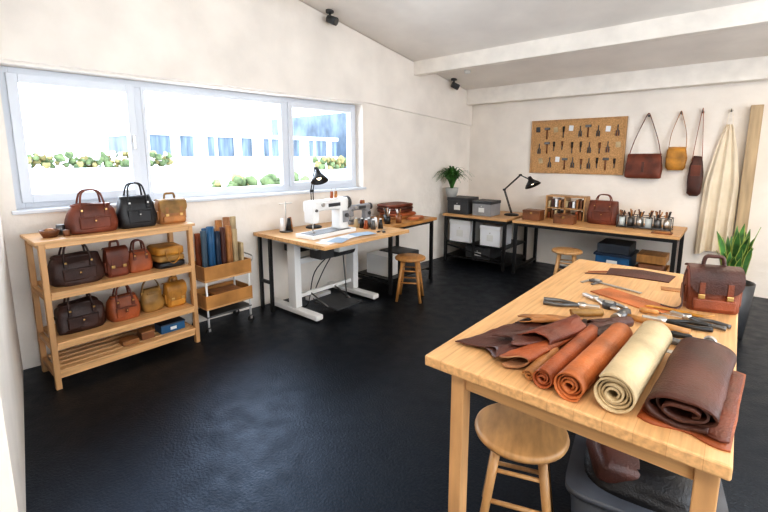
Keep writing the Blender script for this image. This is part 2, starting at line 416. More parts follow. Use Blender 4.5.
def hobo(name,loc,rz,w,d,h,mat,hh=.12,seed=0,amp=.014):
    o=O(name,loc,rz)
    o.loft([(0,w*.7,d*.7,0,0),(.015,w*.86,d*.95,0,0),(h*.4,w*1.0,d,0,0),(h*.75,w*.86,d*.7,0,0),(h,w*.55,d*.28,0,0)],mat,36,3,amp,11,seed=seed)
    o.strap([(-w*.40,0,h*.72),(-w*.30,0,h+hh*.4),(-w*.1,0,h+hh*.95),(w*.1,0,h+hh*.95),(w*.30,0,h+hh*.4),(w*.40,0,h*.72)],.022,.006,mat,side=(0,1,0))
    o.box((0,-d*.34,h*.83),(w*.5,.012,.02),mat,.004)
    for x in(-w*.36,w*.36):o.cyl((x,-.016,h*.82),(x,.016,h*.82),.012,BRASS,seg=12)
    return o.done()

# ------------------------------------------------------------------ display shelf
SX0,SX1,SY0,SY1=-3.93,-3.50,.60,1.63
o=O('display_shelf')
for y in(SY0,SY1-.035):
    for x in(SX0,SX1-.045):o.bx(x,x+.045,y,y+.035,0,1.06 if x==SX0 else 1.04,PINE,.003)
for z in(1.06,.70,.34):
    o.bx(SX0-.01,SX1+.01,SY0-(.02 if z>1 else -.035),SY1+(.02 if z>1 else -.035),z-.022,z,PINEY,.003)
    o.bx(SX1-.02,SX1,SY0+.035,SY1-.035,z-.055,z-.022,PINEY,.002)
    for y in(SY0+.005,SY1-.03):o.bx(SX0+.045,SX1-.045,y,y+.025,z-.06,z-.022,PINEX,.002)
for i in range(5):
    x=SX0+.06+i*.08;o.bx(x,x+.05,SY0+.035,SY1-.035,.12,.14,PINEY,.003)
o.bx(SX1-.03,SX1-.01,SY0+.035,SY1-.035,.075,.12,PINEY,.002)
for y in(SY0+.005,SY1-.03):o.bx(SX0+.045,SX1-.045,y,y+.025,.075,.12,PINEX,.002)
o.done()
H90=pi/2
tote('brown_tote_bag',(-3.68,.965,1.06),H90,.32,.17,.215,L_RED,.10,seed=1)
tote('black_tote_bag',(-3.68,1.27,1.06),H90,.275,.16,.25,L_BLACK,.10,seed=2,metal=STEEL)
satchel('tan_satchel',(-3.68,1.535,1.06),H90,.22,.13,.20,L_TAN,L_OLIVE,.05,seed=3)
tote('dark_duffel_bag',(-3.70,.835,.70),H90,.33,.22,.21,L_DARK,.085,seed=4,top=.85,amp=.02)
satchel('red_brown_pouch_bag',(-3.66,1.085,.70),H90,.15,.12,.22,L_RED,None,.05,seed=5)
tote('small_brown_handbag',(-3.68,1.255,.70),H90,.18,.13,.17,L_RUST,.08,seed=6,trim=L_RED,pocket=False)
o=O('mustard_folded_bags',(-3.68,1.47,.70),H90)
for i,(m,hh) in enumerate([(L_BLACK,.05),(L_OLIVE,.055),(L_MUST,.07)]):
    z=[0,.05,.105][i];o.loft([(z,.20,.22,0,0),(z+.01,.23,.25,0,0),(z+hh-.01,.23,.25,0,0),(z+hh,.19,.22,0,0)],m,32,5,.008,12,seed=i)
o.strap([(-.05,-.12,.15),(-.04,-.135,.08),(.0,-.14,.04),(.05,-.135,.08),(.06,-.12,.16)],.012,.004,L_MUST,side=(0,1,0))
o.done()
tote('dark_slouch_bag',(-3.70,.825,.34),H90,.31,.20,.21,L_DARK,.09,seed=7,amp=.02)
tote('red_brown_tote_bag',(-3.67,1.110,.34),H90,.225,.15,.19,L_RUST,.08,seed=8,trim=L_RED)
hobo('tan_hobo_bag',(-3.68,1.325,.34),H90,.19,.14,.19,L_OLIVE,.09,seed=9)
satchel('mustard_satchel',(-3.67,1.508,.34),H90,.16,.13,.20,L_MUST,None,.04,seed=10)
o=O('small_leather_goods',(-3.62,1.24,.14),H90);o.box((0,0,.03),(.10,.10,.06),WALN,.006);o.box((0,0,.064),(.104,.104,.01),L_TAN,.003);o.box((-.13,0,.02),(.12,.12,.04),L_TAN,.006);o.done()
o=O('blue_storage_box',(-3.64,1.44,.14),H90);o.box((0,0,.035),(.20,.14,.07),BLUE,.008);o.box((0,0,.073),(.205,.145,.012),NAVY,.004);o.box((0,-.072,.035),(.05,.003,.025),LABEL);o.done()
o=O('leather_bowl',(-3.66,.70,1.06))
o.lathe([(0,.004),(.04,.0),(.055,.03),(.06,.05),(.055,.05),(.04,.012),(0,.012)],WALN)
o.cyl((-.07,.08,0),(-.07,.08,.07),.028,STEELD);o.ball((.0,.0,.045),(.035,.03,.02),L_TAN);o.cyl((.05,.085,0),(.05,.085,.045),.02,WALN);o.done()

# ------------------------------------------------------------------ trolley with rolls
CX0,CX1,CY0,CY1=-3.86,-3.55,1.73,2.20
o=O('wooden_trolley')
for x in(CX0+.02,CX1-.02):
    for y in(CY0+.02,CY1-.02):
        o.cyl((x,y,.07),(x,y,.60),.010,WHITEM,seg=10);o.cyl((x,y,.05),(x,y,.075),.012,STEELD)
        o.cyl((x-.011,y,.031),(x+.011,y,.031),.031,BLACKM,seg=18);o.bx(x-.015,x+.015,y-.01,y+.01,.035,.062,STEEL)
for z,hh in((.24,.13),(.50,.14)):
    o.bx(CX0,CX1,CY0,CY1,z,z+.015,PINEY)
    for x in(CX0,CX1-.014):
        o.bx(x,x+.014,CY0,CY1,z+.015,z+hh,OAKD,.003)
    for y in(CY0,CY1-.014):o.bx(CX0+.014,CX1-.014,y,y+.014,z+.015,z+hh,OAKD,.003)
o.bx(CX0+.01,CX1-.01,CY0+.01,CY1-.01,.16,.175,STEELD,.003)
o.tube([(CX1-.02,CY1+.0,.60),(CX1-.02,CY1+.03,.66),(CX0+.02,CY1+.03,.66),(CX0+.02,CY1,.60)],.007,STEEL)
o.done()
def spiral(r,turns=3.2,n=90,r0=.25,sx=1,sz=1,ph=0):
    out=[]
    for i in range(n+1):
        t=i/n;rr=r*(r0+(1-r0)*t);a=ph+t*turns*2*pi;out.append((rr*math.cos(a)*sx,rr*math.sin(a)*sz))
    return out
def vroll(o,x,y,z,h,r,mat):
    # ribbon runs along local y; turn it so it stands up (+y -> +z)
    M=Matrix.Translation((x,y,z))@Matrix.Rotation(pi/2,4,'X')
    o.ribbon(spiral(r,3,60),0,h,.003,mat,ny=3,M=M)
o=O('leather_rolls_in_trolley')
dat=[(1.785,SLATE,.026,.44),(1.85,BLUE,.036,.47),(1.915,NAVY,.028,.42),(1.97,L_CHOC,.025,.45),(2.03,L_TAN,.03,.46),(2.09,L_CREAM,.026,.42)]
for i,(y,m,r,h) in enumerate(dat):vroll(o,-3.64,y,.516,h,r,m)
for i,(y,m,r,h) in enumerate([(1.79,L_RUST,.03,.40),(1.86,BLUE,.03,.44),(1.93,L_OLIVE,.03,.43),(2.0,L_TAN,.034,.50),(2.08,L_SUEDE,.034,.52),(2.15,L_CREAM,.03,.52)]):vroll(o,-3.76,y,.516,h,r,m)
o.box((-3.66,2.15,.516+.14),(.10,.03,.28),L_CREAM,.004)
o.done()
o=O('leather_offcuts',(-3.70,1.96,.256))
for i in range(8):o.box((random.uniform(-.02,.02),random.uniform(-.06,.06),.006+i*.012),(.2,.28,.01),[L_TAN,L_CHOC,L_RUST,L_CREAM,L_OLIVE,L_RED,L_CREAM,L_TAN][i],.003,rot=(0,0,random.uniform(-.15,.15)))
o.done()

# ------------------------------------------------------------------ sewing tables
SZ=.83
o=O('sewing_table')
o.prism([(-3.85,2.43),(-2.74,2.43),(-2.70,3.62),(-3.75,3.62)],'z',SZ-.035,SZ,PINEY)
o.bx(-3.75,-2.82,2.50,3.55,SZ-.06,SZ-.035,BLACKM)
for y in(2.60,3.44):
    o.bx(-3.46,-3.34,y-.04,y+.04,.08,SZ-.06,WHITEM,.006)
    o.bx(-3.44,-3.36,y-.03,y+.03,.45,SZ-.06,STEEL,.003)
    o.bx(-3.80,-3.02,y-.045,y+.045,.02,.075,WHITEM,.012)
    o.bx(-3.72,-3.02,y-.03,y+.03,SZ-.10,SZ-.06,WHITEM,.006)
    for x in(-3.76,-3.06):o.cyl((x,y,0),(x,y,.022),.022,BLACKM)
o.bx(-3.43,-3.37,2.64,3.40,.52,.58,WHITEM,.005)
o.bx(-3.42,-3.38,2.64,3.40,.16,.20,WHITEM,.005)
for x in(-3.80,-3.62):o.bx(x-.015,x+.015,2.455,2.485,0,SZ-.035,BLACKM)
o.bx(-3.80,-3.62,2.458,2.482,.30,.33,BLACKM)
o.bx(-3.7,-3.5,2.70,2.90,SZ-.22,SZ-.06,BLACKM,.01)
o.bx(-3.35,-3.1,2.95,3.2,SZ-.20,SZ-.06,WHITEM,.015)
o.cyl((-3.22,2.98,.62),(-3.22,3.25,.62),.06,DGREY)
o.bx(-3.30,-3.12,2.72,2.9,SZ-.24,SZ-.06,DGREY,.01)
o.bx(-3.34,-2.98,2.80,3.16,.07,.09,DGREY,.004)
for y in (2.80,3.14):o.cyl((-3.4,y,.18),(-3.12,y,.08),.008,STEELD)
o.cyl((-3.15,3.1,.09),(-3.2,3.1,.58),.006,STEELD)
o.tube([(-3.3,3.05,.6),(-3.5,2.95,.35),(-3.45,2.8,.03),(-3.6,2.75,.02),(-3.75,2.9,.02)],.006,BLACKM)
o.tube([(-3.4,3.3,.7),(-3.6,3.2,.35),(-3.7,3.1,.03),(-3.6,3.0,.012),(-3.4,3.0,.012),(-3.3,3.2,.012)],.006,BLACKM)
o.done()
o=O('power_strip',(-3.62,3.1,0));o.box((0,0,.02),(.06,.34,.04),WHITEM,.006)
for i in range(4):o.cyl((0,-.12+i*.08,.04),(0,-.12+i*.08,.042),.02,LABEL)
o.done()
o=O('side_table')
o.prism([(-3.74,3.64),(-2.98,3.64),(-2.98,4.60),(-3.66,4.60)],'z',SZ-.035,SZ,OAKD)
for y in(3.70,4.55):
    for x in(-3.60,-3.03):o.bx(x-.018,x+.018,y-.018,y+.018,0,SZ-.035,BLACKM)
    o.bx(-3.60,-3.03,y-.014,y+.014,SZ-.07,SZ-.035,BLACKM);o.bx(-3.60,-3.03,y-.012,y+.012,.12,.15,BLACKM)
for x in(-3.03,-3.60):o.bx(x-.012,x+.012,3.7,4.55,SZ-.07,SZ-.035,BLACKM)
o.bx(-3.6,-3.05,3.72,4.53,.15,.165,BLACKM)
o.bx(-3.5,-3.15,3.8,4.0,.165,.42,WHITEM,.01);o.bx(-3.55,-3.15,4.1,4.45,.165,.40,DGREY,.01)
o.done()
def sewing(loc,rz,s=1.0,body=WHITEM):
    o=O('sewing_machine',loc,rz)
    o.box((0,0,.020),(.52*s,.20*s,.04),body,.006)
    o.box((-.02*s,-.02,.042),(.44*s,.15*s,.006),STEELD,.002)
    o.loft([(.04,.12*s,.13*s,.16*s,0),(.10,.11*s,.12*s,.16*s,0),(.22*s,.11*s,.12*s,.16*s,0),(.30*s,.12*s,.12*s,.15*s,0)],body,28,4)
    M=Matrix.Translation((.21*s,0,.25*s))@Matrix.Rotation(-pi/2,4,'Y')
    o.loft([(0,.10*s,.11*s,0,0),(.10*s,.10*s,.11*s,0,0),(.25*s,.085*s,.10*s,0,0),(.42*s,.10*s,.11*s,0,0)],body,28,4,M=M)
    o.box((-.17*s,0,.20*s),(.075*s,.10*s,.17*s),body,.012,seg=3)
    o.cyl((-.17*s,-.01,.05),(-.17*s,-.01,.12*s),.007,STEEL);o.box((-.17*s,-.01,.05),(.04,.035,.008),STEEL,.002)
    o.cyl((-.15*s,.02,.06),(-.15*s,.02,.12*s),.004,STEEL)
    o.cyl((.215*s,0,.25*s),(.255*s,0,.25*s),.055*s,DGREY,seg=24);o.cyl((.255*s,0,.25*s),(.262*s,0,.25*s),.03*s,STEEL)
    o.box((.04*s,-.054*s,.25*s),(.14*s,.006,.035),DGREY,.002)
    o.box((.165*s,-.066*s,.14*s),(.075*s,.01,.10*s),GREYW,.003);o.cyl((.165*s,-.07*s,.15*s),(.165*s,-.085*s,.15*s),.022,DGREY)
    o.cyl((-.1*s,-.055*s,.26*s),(-.1*s,-.07*s,.26*s),.018,STEEL);o.cyl((-.17*s,-.05*s,.22*s),(-.17*s,-.062*s,.22*s),.014,STEELD)
    for x in(.08,.13):o.cyl((x*s,.02,.29*s),(x*s,.02,.38*s),.003,STEEL);o.cyl((x*s,.02,.30*s),(x*s,.02,.355*s),.018,[L_RUST,L_TAN][x>.1],.014)
    return o.done()
sewing((-3.18,2.86,SZ),H90+WR+.15,1.22)
sewing((-3.46,3.62,SZ),H90-.1,.75,GREYW)
o=O('spool_stand',(-3.62,2.68,SZ));o.cyl((0,0,0),(0,0,.02),.07,STEELD,seg=24);o.cyl((0,0,.02),(0,0,.32),.005,STEEL)
o.cyl((0,-.08,.30),(0,.08,.30),.004,STEEL)
for i,(x,y) in enumerate([(-.0,-.05),(0,.05),(.05,0)]):o.cyl((x,y,.02),(x,y,.15),.03,[WHITE,L_TAN,BLACKM][i],.016)
o.done()
def lamp(name,loc,rz,h1,reach,s=1,back=.06):
    o=O(name,loc,rz)
    o.lathe([(0,0),(.085*s,0),(.085*s,.012),(.07*s,.022),(.012,.03),(0,.03)],BLACKM,seg=28)
    a=Vector((0,0,.03));b=Vector((-back*s,0,h1*.62));c=Vector((.10*s,0,h1));d=Vector((reach,0,h1-.05*s))
    for dy in(-.012,.012):
        o.cyl(a+Vector((0,dy,0)),b+Vector((0,dy,0)),.0065,BLACKM,seg=8);o.cyl(b+Vector((0,dy,0)),c+Vector((0,dy,0)),.0065,BLACKM,seg=8)
    o.cyl(b-Vector((0,.02,0)),b+Vector((0,.02,0)),.015,BLACKM);o.cyl(c-Vector((0,.02,0)),c+Vector((0,.02,0)),.015,BLACKM)
    o.cyl(c,d,.008,BLACKM,seg=8)
    M=Matrix.Translation(d)@Matrix.Rotation(-.5,4,'Y')
    o.lathe([(0,.055),(.022,.05),(.03,.02),(.035,.0),(.075*s,-.06),(.09*s,-.09),(.086*s,-.09),(.07*s,-.06),(.03,-.005),(0,0)],BLACKM,seg=28,M=M)
    o.ball((0,0,-.05),.026,BULB,M=M);return o.done()
lamp('desk_lamp',(-3.60,3.04,SZ),-.35,.66,.17,1.05,.03)
o=O('pattern_papers',(-2.88,2.62,SZ),0)
for i,(x,y,a,m) in enumerate([(0,0,.2,PAPER),(-.03,.08,-.15,PAPER),(.03,.1,.4,PAPB),(-.02,.3,.1,PAPER),(-.0,.45,-.2,PAPB)]):
    o.box((x,y,.002+i*.0022),(.15,.25,.002),m,rot=(0,0,a))
o.done()
o=O('scissors',(-2.86,3.36,SZ),.5)
for q in(-1,1):
    o.strap([(-.02*q*-1,-.02,.006),(0,.05,.006),(.012*q,.13,.006)],.012,.003,STEEL,side=(1,0,0))
    o.tube([(.03*q,-.05,.006),(.045*q,-.07,.006),(.03*q,-.095,.006),(.012*q,-.07,.006)],.005,BLACKM,closed=True)
o.done()
o=O('thread_cones',(-3.10,3.36,SZ))
for i,(x,y,m) in enumerate([(0,0,L_RUST),(-.08,.02,BLACKM),(-.15,-.0,L_CREAM),(-.04,.09,STEELD),(.0,.16,WHITE),(.08,.03,STEELD),(.11,.12,BLACKM)]):
    o.cyl((x,y,0),(x,y,.10),.03,m,.016);o.cyl((x,y,.10),(x,y,.11),.014,WHITE)
o.done()
o=O('jars_of_tools',(-3.14,3.78,SZ))
for i,(x,y) in enumerate([(0,0),(-.10,.10),(.05,.15)]):
    o.cyl((x,y,0),(x,y,.09),.036,[BLACKM,STEELD,WALN][i],seg=18)
    for k in range(6):
        a=random.uniform(0,6.28);o.cyl((x,y,.05),(x+.035*math.cos(a),y+.035*math.sin(a),.17),.005,[STEEL,OAKD,BLACKM][k%3],seg=6)
o.done()
o=O('leather_stack',(-3.38,4.28,SZ),WR)
for i,m in enumerate([L_TAN,L_RUST,L_RED,L_CHOC,L_RED]):
    z=i*.036;q=.0 if i<2 else -.05
    o.loft([(z,.28+.03*(i%2),.40,q,0),(z+.006,.31+.03*(i%2),.43,q,0),(z+.029,.31,.43,q,0),(z+.0355,.28,.40,q,0)],m,36,6,.004,12,sub=1,seed=i)
o.done()
o=O('folded_leather_pieces',(-3.08,4.26,SZ),.1)
for i,m in enumerate([L_TAN,L_RUST,L_ORG]):o.box((0,0,.008+i*.013),(.13,.26,.012),m,.004,rot=(0,0,.12*i))
o.done()

# ------------------------------------------------------------------ far desks
DZ=.75;DY0,DY1=5.50,6.36
def desk(name,x0,x1,top,shelf=False):
    o=O(name)
    o.bx(x0,x1,DY0,DY1,DZ-.035,DZ,top,.004)
    for x in(x0+.02,x1-.06):
        for y in(DY0+.02,DY1-.06):o.bx(x,x+.04,y,y+.04,0,DZ-.035,BLACKM)
        o.bx(x,x+.04,DY0+.06,DY1-.06,DZ-.08,DZ-.035,BLACKM);o.bx(x,x+.04,DY0+.06,DY1-.06,.05,.08,BLACKM)
    for y in(DY0+.02,DY1-.05):o.bx(x0+.06,x1-.06,y,y+.03,DZ-.075,DZ-.035,BLACKM)
    if shelf:
        o.bx(x0+.03,x1-.03,DY0+.06,DY1-.06,.30,.32,BLACKM);o.bx(x0+.03,x1-.03,DY0+.06,DY1-.06,.08,.10,BLACKM)
        xm=(x0+x1)/2;o.bx(xm-.015,xm+.015,DY0+.03,DY0+.06,.08,DZ-.04,BLACKM)
        o.box((xm,DY0+.04,.2),(1.0,.015,.02),BLACKM,rot=(0,.15,0))
    return o.done()
desk('black_frame_desk',-3.46,-2.42,PINEX,True)
desk('long_desk',-2.34,-.44,PINEX)
def sbox(name,loc,w,d,h,m,lid,label=True,rz=0):
    o=O(name,loc,rz);o.box((0,0,h*.42),(w,d,h*.84),m,.008);o.box((0,0,h*.9),(w*1.03,d*1.03,h*.2),lid,.006)
    if label:o.box((0,-d/2-.002,h*.4),(w*.3,.004,h*.3),LABEL,.001);o.cyl((0,-d/2,h*.65),(0,-d/2-.012,h*.65),.008,STEEL)
    return o.done()
sbox('document_box',(-3.25,5.74,DZ),.35,.34,.25,DGREY,DGREY)
sbox('document_box',(-2.86,5.76,DZ),.30,.32,.22,GREYW,DGREY)
sbox('white_storage_bin',(-3.2,5.78,.32),.36,.40,.34,WHITE,WHITEM)
sbox('white_storage_bin',(-2.70,5.78,.32),.32,.40,.30,WHITE,WHITEM)
sbox('black_storage_bin',(-2.9,5.8,.10),.4,.4,.18,DGREY,DGREY)
def leafy(o,c,n,L,w,mat,droop=.5,xmin=-9):
    for i in range(n):
        a=random.uniform(0,2*pi);t=random.uniform(.15,1);l=L*random.uniform(.7,1.1)
        dxy=Vector((math.cos(a),math.sin(a),0));c0=Vector(c)
        p=[c0+dxy*.01,c0+dxy*l*.25*t+Vector((0,0,l*.5)),c0+dxy*l*.6*t+Vector((0,0,l*(.85-.2*t))),c0+dxy*l*.95*t+Vector((0,0,l*(.95-droop*t)))]
        for q in p:q.x=max(q.x,xmin)
        side=dxy.cross(Vector((0,0,1)))
        o.strap(p,lambda u:w*(math.sin(min(1,u*1.1+.12)*pi)*.9+.08),.0015,mat,side=side,n=4)
o=O('potted_plant',(-3.38,5.62,DZ+.25))
o.lathe([(0,0),(.07,0),(.09,.07),(.10,.14),(.094,.14),(.085,.12),(0,.12)],POTW,seg=24);o.lathe([(0,.118),(.088,.122)],SOIL)
leafy(o,(0,0,.12),130,.40,.040,LEAF,droop=.6,xmin=-.165);o.done()
lamp('architect_lamp',(-2.56,5.98,DZ),-.25,.60,.30,1.25,.12)
def ebox(name,loc,w,d,h,m):
    o=O(name,loc);o.box((0,0,h*.4),(w,d,h*.8),m,.006);o.box((0,0,h*.9),(w*1.02,d*1.02,h*.18),m,.004);o.box((0,-d*.51,h*.72),(.03,.006,.025),BRASS,.002);return o.done()
ebox('leather_keepsake_box',(-2.14,5.74,DZ),.24,.18,.14,WALN)
ebox('leather_keepsake_box',(-1.70,5.68,DZ),.25,.16,.12,WALN)
o=O('desk_organizer_rack',(-1.80,6.08,DZ))
for x in(-.25,0,.25):o.bx(x-.008,x+.008,-.12,.12,0,.33,OAK)
for z in(.005,.16,.322):o.bx(-.25,.25,-.12,.12,z-.006,z+.008,OAK)
for i in range(10):
    x=-.21+i*.046;hh=random.uniform(.08,.12);o.bx(x-.014,x+.014,-.11,.05,.173,.173+hh,[L_CREAM,L_CHOC,PAPER,L_TAN,WALN][i%5]);o.bx(x-.014,x+.014,-.11,.05,.013,.013+hh,[L_RUST,WALN,L_CREAM,BLACKM][i%4])
o.done()
tote('brown_doctor_bag',(-1.32,5.98,DZ),0,.37,.18,.30,L_RED,.08,seed=12,top=.9,amp=.006)
o=O('tool_jar_rack',(-.84,5.90,DZ),0)
for z in(.02,.15):
    for y in(-.09,.09):o.tube([(-.28,y,z),(.28,y,z)],.005,STEELD,n=1)
    for x in(-.28,.28):o.tube([(x,-.09,z),(x,.09,z)],.005,STEELD,n=1)
for x in(-.28,-.09,.09,.28):
    for y in(-.09,.09):o.cyl((x,y,0),(x,y,.15),.005,STEELD,seg=8)
o.bx(-.28,.28,-.09,.09,.012,.02,STEELD)
for i in range(6):
    for y in(-.045,.045):
        x=-.235+i*.094;o.cyl((x,y,.02),(x,y,.13),.034,[GLASSJ,STEELD,STEEL][(i+(y>0))%3],seg=16)
        for k in range(4):
            a=random.uniform(0,6.28);o.cyl((x,y,.1),(x+.03*math.cos(a),y+.03*math.sin(a),random.uniform(.18,.23)),.006,[WALN,BLACKM,OAKD][k%3],.008,seg=6)
o.done()
o=O('stacked_storage_crates',(-1.12,5.95,0))
o.bx(-.20,.20,-.25,.25,0,.22,BLACKM,.01);o.bx(-.19,.19,-.24,.24,.22,.40,BLUE,.01);o.bx(-.21,.21,-.26,.26,.39,.42,NAVY,.005);o.bx(-.18,.18,-.23,.2,.42,.54,TUB,.01)
o.box((0,-.242,.31),(.12,.006,.06),LABEL,.002);o.done()
o=O('wooden_crate',(-.72,5.95,0))
o.bx(-.17,.17,-.22,.22,0,.02,OAKD)
for z in(.03,.12,.21):
    for y in(-.22,.208):o.bx(-.17,.17,y,y+.012,z,z+.07,OAKD,.002)
    for x in(-.17,.158):o.bx(x,x+.012,-.208,.208,z,z+.07,OAKD,.002)
o.bx(-.13,.13,-.18,.18,.02,.34,WALN,.02);o.box((0,0,.40),(.3,.34,.1),OAKD,.006);o.done()
o=O('leather_folio',(-.62,5.64,DZ));o.box((0,0,.008),(.2,.12,.014),WALN,.004);o.box((.0,0,.02),(.15,.09,.01),L_TAN,.004);o.done()

# ------------------------------------------------------------------ cork board
CX,CZ0,CZ1=-1.84,1.37,2.14;cw=1.27
o=O('corkboard',(CX,YF,0))
o.bx(-cw/2,cw/2,-.018,0,CZ0,CZ1,CORK)
for x in(-cw/2,cw/2-.025):o.bx(x,x+.025,-.03,0,CZ0,CZ1,OAK,.003)
for z in(CZ0,CZ1-.025):o.bx(-cw/2+.025,cw/2-.025,-.03,0,z,z+.025,OAK,.003)
random.seed(11)
for r in range(3):
    zt=CZ1-.10-r*.22
    x=-cw/2+.10+.03*r
    while x<cw/2-.08:
        k=random.choice([0,1,2,3,0,3,2]);y=-.026
        z_=zt+random.uniform(-.02,.02)
        if k==0:
            h=random.uniform(.12,.16);o.cyl((x,y,z_),(x,y,z_-h*.5),.016,random.choice([WALN,BLACKM,BLACKM]),.012,seg=8);o.cyl((x,y,z_-h*.5),(x,y,z_-h),.007,STEELD,seg=6)
        elif k==1:
            o.cyl((x,y,z_),(x,y,z_-.16),.010,WALN,seg=8);o.box((x,y,z_-.01),(.075,.02,.034),STEELD,.003)
        elif k==2:
            mm=random.choice([BLACKM,BLACKM,L_RED])
            for q in(-1,1):
                o.strap([(x+.003*q,y,z_),(x-.003*q,y,z_-.06),(x-.020*q,y,z_-.11),(x-.016*q,y,z_-.15)],.015,.006,STEELD,side=(0,1,0),n=3)
                o.box((x+q*.014,y,z_-.11),(.015,.014,.07),mm,.002)
        elif k==3:
            o.box((x,-.021,z_-.045),(.06,.003,.075),random.choice([PAPER,L_CREAM,PAPER,BLACKM,PAPER]),rot=(0,random.uniform(-.2,.2),0))
        x+=random.uniform(.10,.14)
o.done()

# ------------------------------------------------------------------ hanging bags
def hook(o,x,z):
    o.cyl((x,0,z),(x,-.012,z),.014,STEELD);o.tube([(x,-.01,z),(x,-.045,z-.005),(x,-.05,z+.02)],.005,STEELD)
o=O('hanging_crossbody_bag',(-.97,YF,0))
hook(o,0,2.13)
o.loft([(1.34,.36,.09,0,-.07),(1.355,.40,.11,0,-.07),(1.5,.41,.11,0,-.07),(1.62,.38,.08,0,-.06),(1.65,.33,.04,0,-.055)],L_RED,36,5,.01,9)
o.strap([(0,-.05,1.65),(0,-.095,1.63),(0,-.125,1.56),(0,-.13,1.47)],lambda t:.37,.006,L_RED,side=(1,0,0))
o.strap([(-.18,-.06,1.60),(-.13,-.045,1.82),(-.02,-.03,2.13),(0,-.035,2.15),(.02,-.03,2.13),(.13,-.045,1.82),(.18,-.06,1.60)],.024,.007,L_RED,side=(0,1,0))
o.strap([(0,-.13,1.55),(0,-.135,1.42)],.03,.008,L_CHOC,side=(1,0,0));o.done()
o=O('hanging_mustard_bag',(-.63,YF,0))
hook(o,0,2.14)
o.loft([(1.45,.16,.06,0,-.06),(1.48,.21,.09,0,-.06),(1.60,.23,.10,0,-.06),(1.70,.20,.07,0,-.055),(1.73,.15,.03,0,-.05)],L_MUST,32,3,.01,9)
o.strap([(0,-.05,1.73),(0,-.10,1.70),(0,-.118,1.60)],lambda t:.19-.04*t,.006,L_MUST,side=(1,0,0))
o.strap([(-.09,-.06,1.68),(-.075,-.045,1.9),(-.01,-.03,2.14),(0,-.035,2.16),(.01,-.03,2.14),(.075,-.045,1.9),(.09,-.06,1.68)],.018,.006,L_TAN,side=(0,1,0));o.done()
o=O('hanging_leather_pouch',(-.42,YF,0))
hook(o,0,2.14)
o.loft([(1.14,.08,.04,.0,-.05),(1.17,.14,.07,0,-.06),(1.38,.16,.08,.0,-.06),(1.54,.12,.07,0,-.06),(1.62,.08,.04,0,-.05)],L_CHOC,28,3,.010,9)
o.strap([(-.05,-.05,1.56),(-.03,-.045,1.85),(-.005,-.035,2.15),(.005,-.035,2.15),(.03,-.045,1.85),(.05,-.05,1.56)],.016,.006,L_RUST,side=(0,1,0))
o.box((0,-.1,1.45),(.10,.012,.13),L_RED,.004);o.done()
o=O('hanging_apron',(-.175,YF,0))
hook(o,.02,2.14)
nx,nz=40,30;vs=[];fs=[]
for side in(0,1):
    for j in range(nz+1):
        t=j/nz;z=1.98-t*1.52
        half=.03+.125*min(1,(t/.45))**.75+.015*t
        for i in range(nx+1):
            u=i/nx*2-1
            x=u*half+.02-.02*t
            y=-.06-.026*math.sin(u*9+t*2)*(.35+t)-.012*math.sin(u*19+1)*t-(.004 if side==0 else 0)
            vs.append((x,y,z+(.03*math.cos(u*3) if t>.95 else 0)))
N1=(nx+1)*(nz+1)
for j in range(nz):
    for i in range(nx):
        a=j*(nx+1)+i;fs.append([a,a+1,a+nx+2,a+nx+1]);b=a+N1;fs.append([b+1,b,b+nx+1,b+nx+2])
o.add(vs,fs,CREAMC,True)
o.strap([(-.01,-.06,1.97),(.0,-.05,2.08),(.02,-.045,2.16),(.04,-.05,2.08),(.05,-.06,1.97)],.018,.004,CREAMC,side=(0,1,0))
o.done()
O('timber_post',(.065,YF-.055,0)).box((0,0,1.09),(.11,.10,2.18),POSTW,.004).done()

o=O('snake_plant',(.03,4.85,0))
o.lathe([(0,0),(.13,0),(.15,.2),(.17,.5),(.155,.5),(.15,.46),(0,.46)],DGREY,seg=28);o.lathe([(0,.462),(.15,.462)],SOIL)
random.seed(5)
for i in range(34):
    a=random.uniform(0,2*pi);r=random.uniform(.01,.08);l=random.uniform(.28,.56);t=random.uniform(.02,.22)
    c0=Vector((math.cos(a)*r,math.sin(a)*r,.46));d=Vector((math.cos(a),math.sin(a),0))
    side=Vector((-d.y,d.x,0)) if i%2 else Vector((.8,.6,0))
    P=[c0,c0+d*t*l*.25+Vector((0,0,l*.4)),c0+d*t*l*.7+Vector((0,0,l*.75)),c0+d*t*l*1.3+Vector((0,0,l))]
    wf=lambda u:.05*(.55+.6*math.sin(min(1,u*1.0)*pi*.75))*(1 if u<.7 else max(.04,(1-u)/.3))
    o.strap(P,wf,.003,LEAFL,side=side,n=4);o.strap(P,lambda u:wf(u)*.75,.0045,LEAF,side=side,n=4)
o.done()

# ------------------------------------------------------------------ things on the work table
def roll(name,p0,p1,r,mat,turns=3.4,th=.004,sx=1,sz=1,mat2=None,r0=.22,ph=0,skew=.012,cr=.003):
    dx,dy=p1[0]-p0[0],p1[1]-p0[1];l=math.hypot(dx,dy);a=math.atan2(-dx,dy)
    o=O(name,(p0[0],p0[1],TZ+r*sz+th*.6),a)
    o.ribbon(spiral(r,turns,130,r0,sx,sz,ph),0,l,th,mat,mat2,ny=14,skew=skew,crumple=cr);return o.done()
roll('rust_leather_roll',(-.41,1.25),(-.385,1.72),.032,L_RUST,ph=-.6)
roll('orange_leather_roll',(-.325,1.235),(-.29,1.75),.045,L_ORG,4,.0045,ph=-1.0)
roll('cream_leather_roll',(-.212,1.25),(-.185,1.78),.056,L_CREAM,4.5,.005,ph=-.8)
o=O('dark_leather_roll_on_sheet',(-.055,1.27,TZ),-.06)
D=Matrix.Translation((0,.02,.050))
o.ribbon(spiral(.10,3.0,130,.35,.90,.42,ph=-.9),0,.48,.006,L_CHOC,None,ny=16,amp=.008,skew=.03,M=D,crumple=.005)
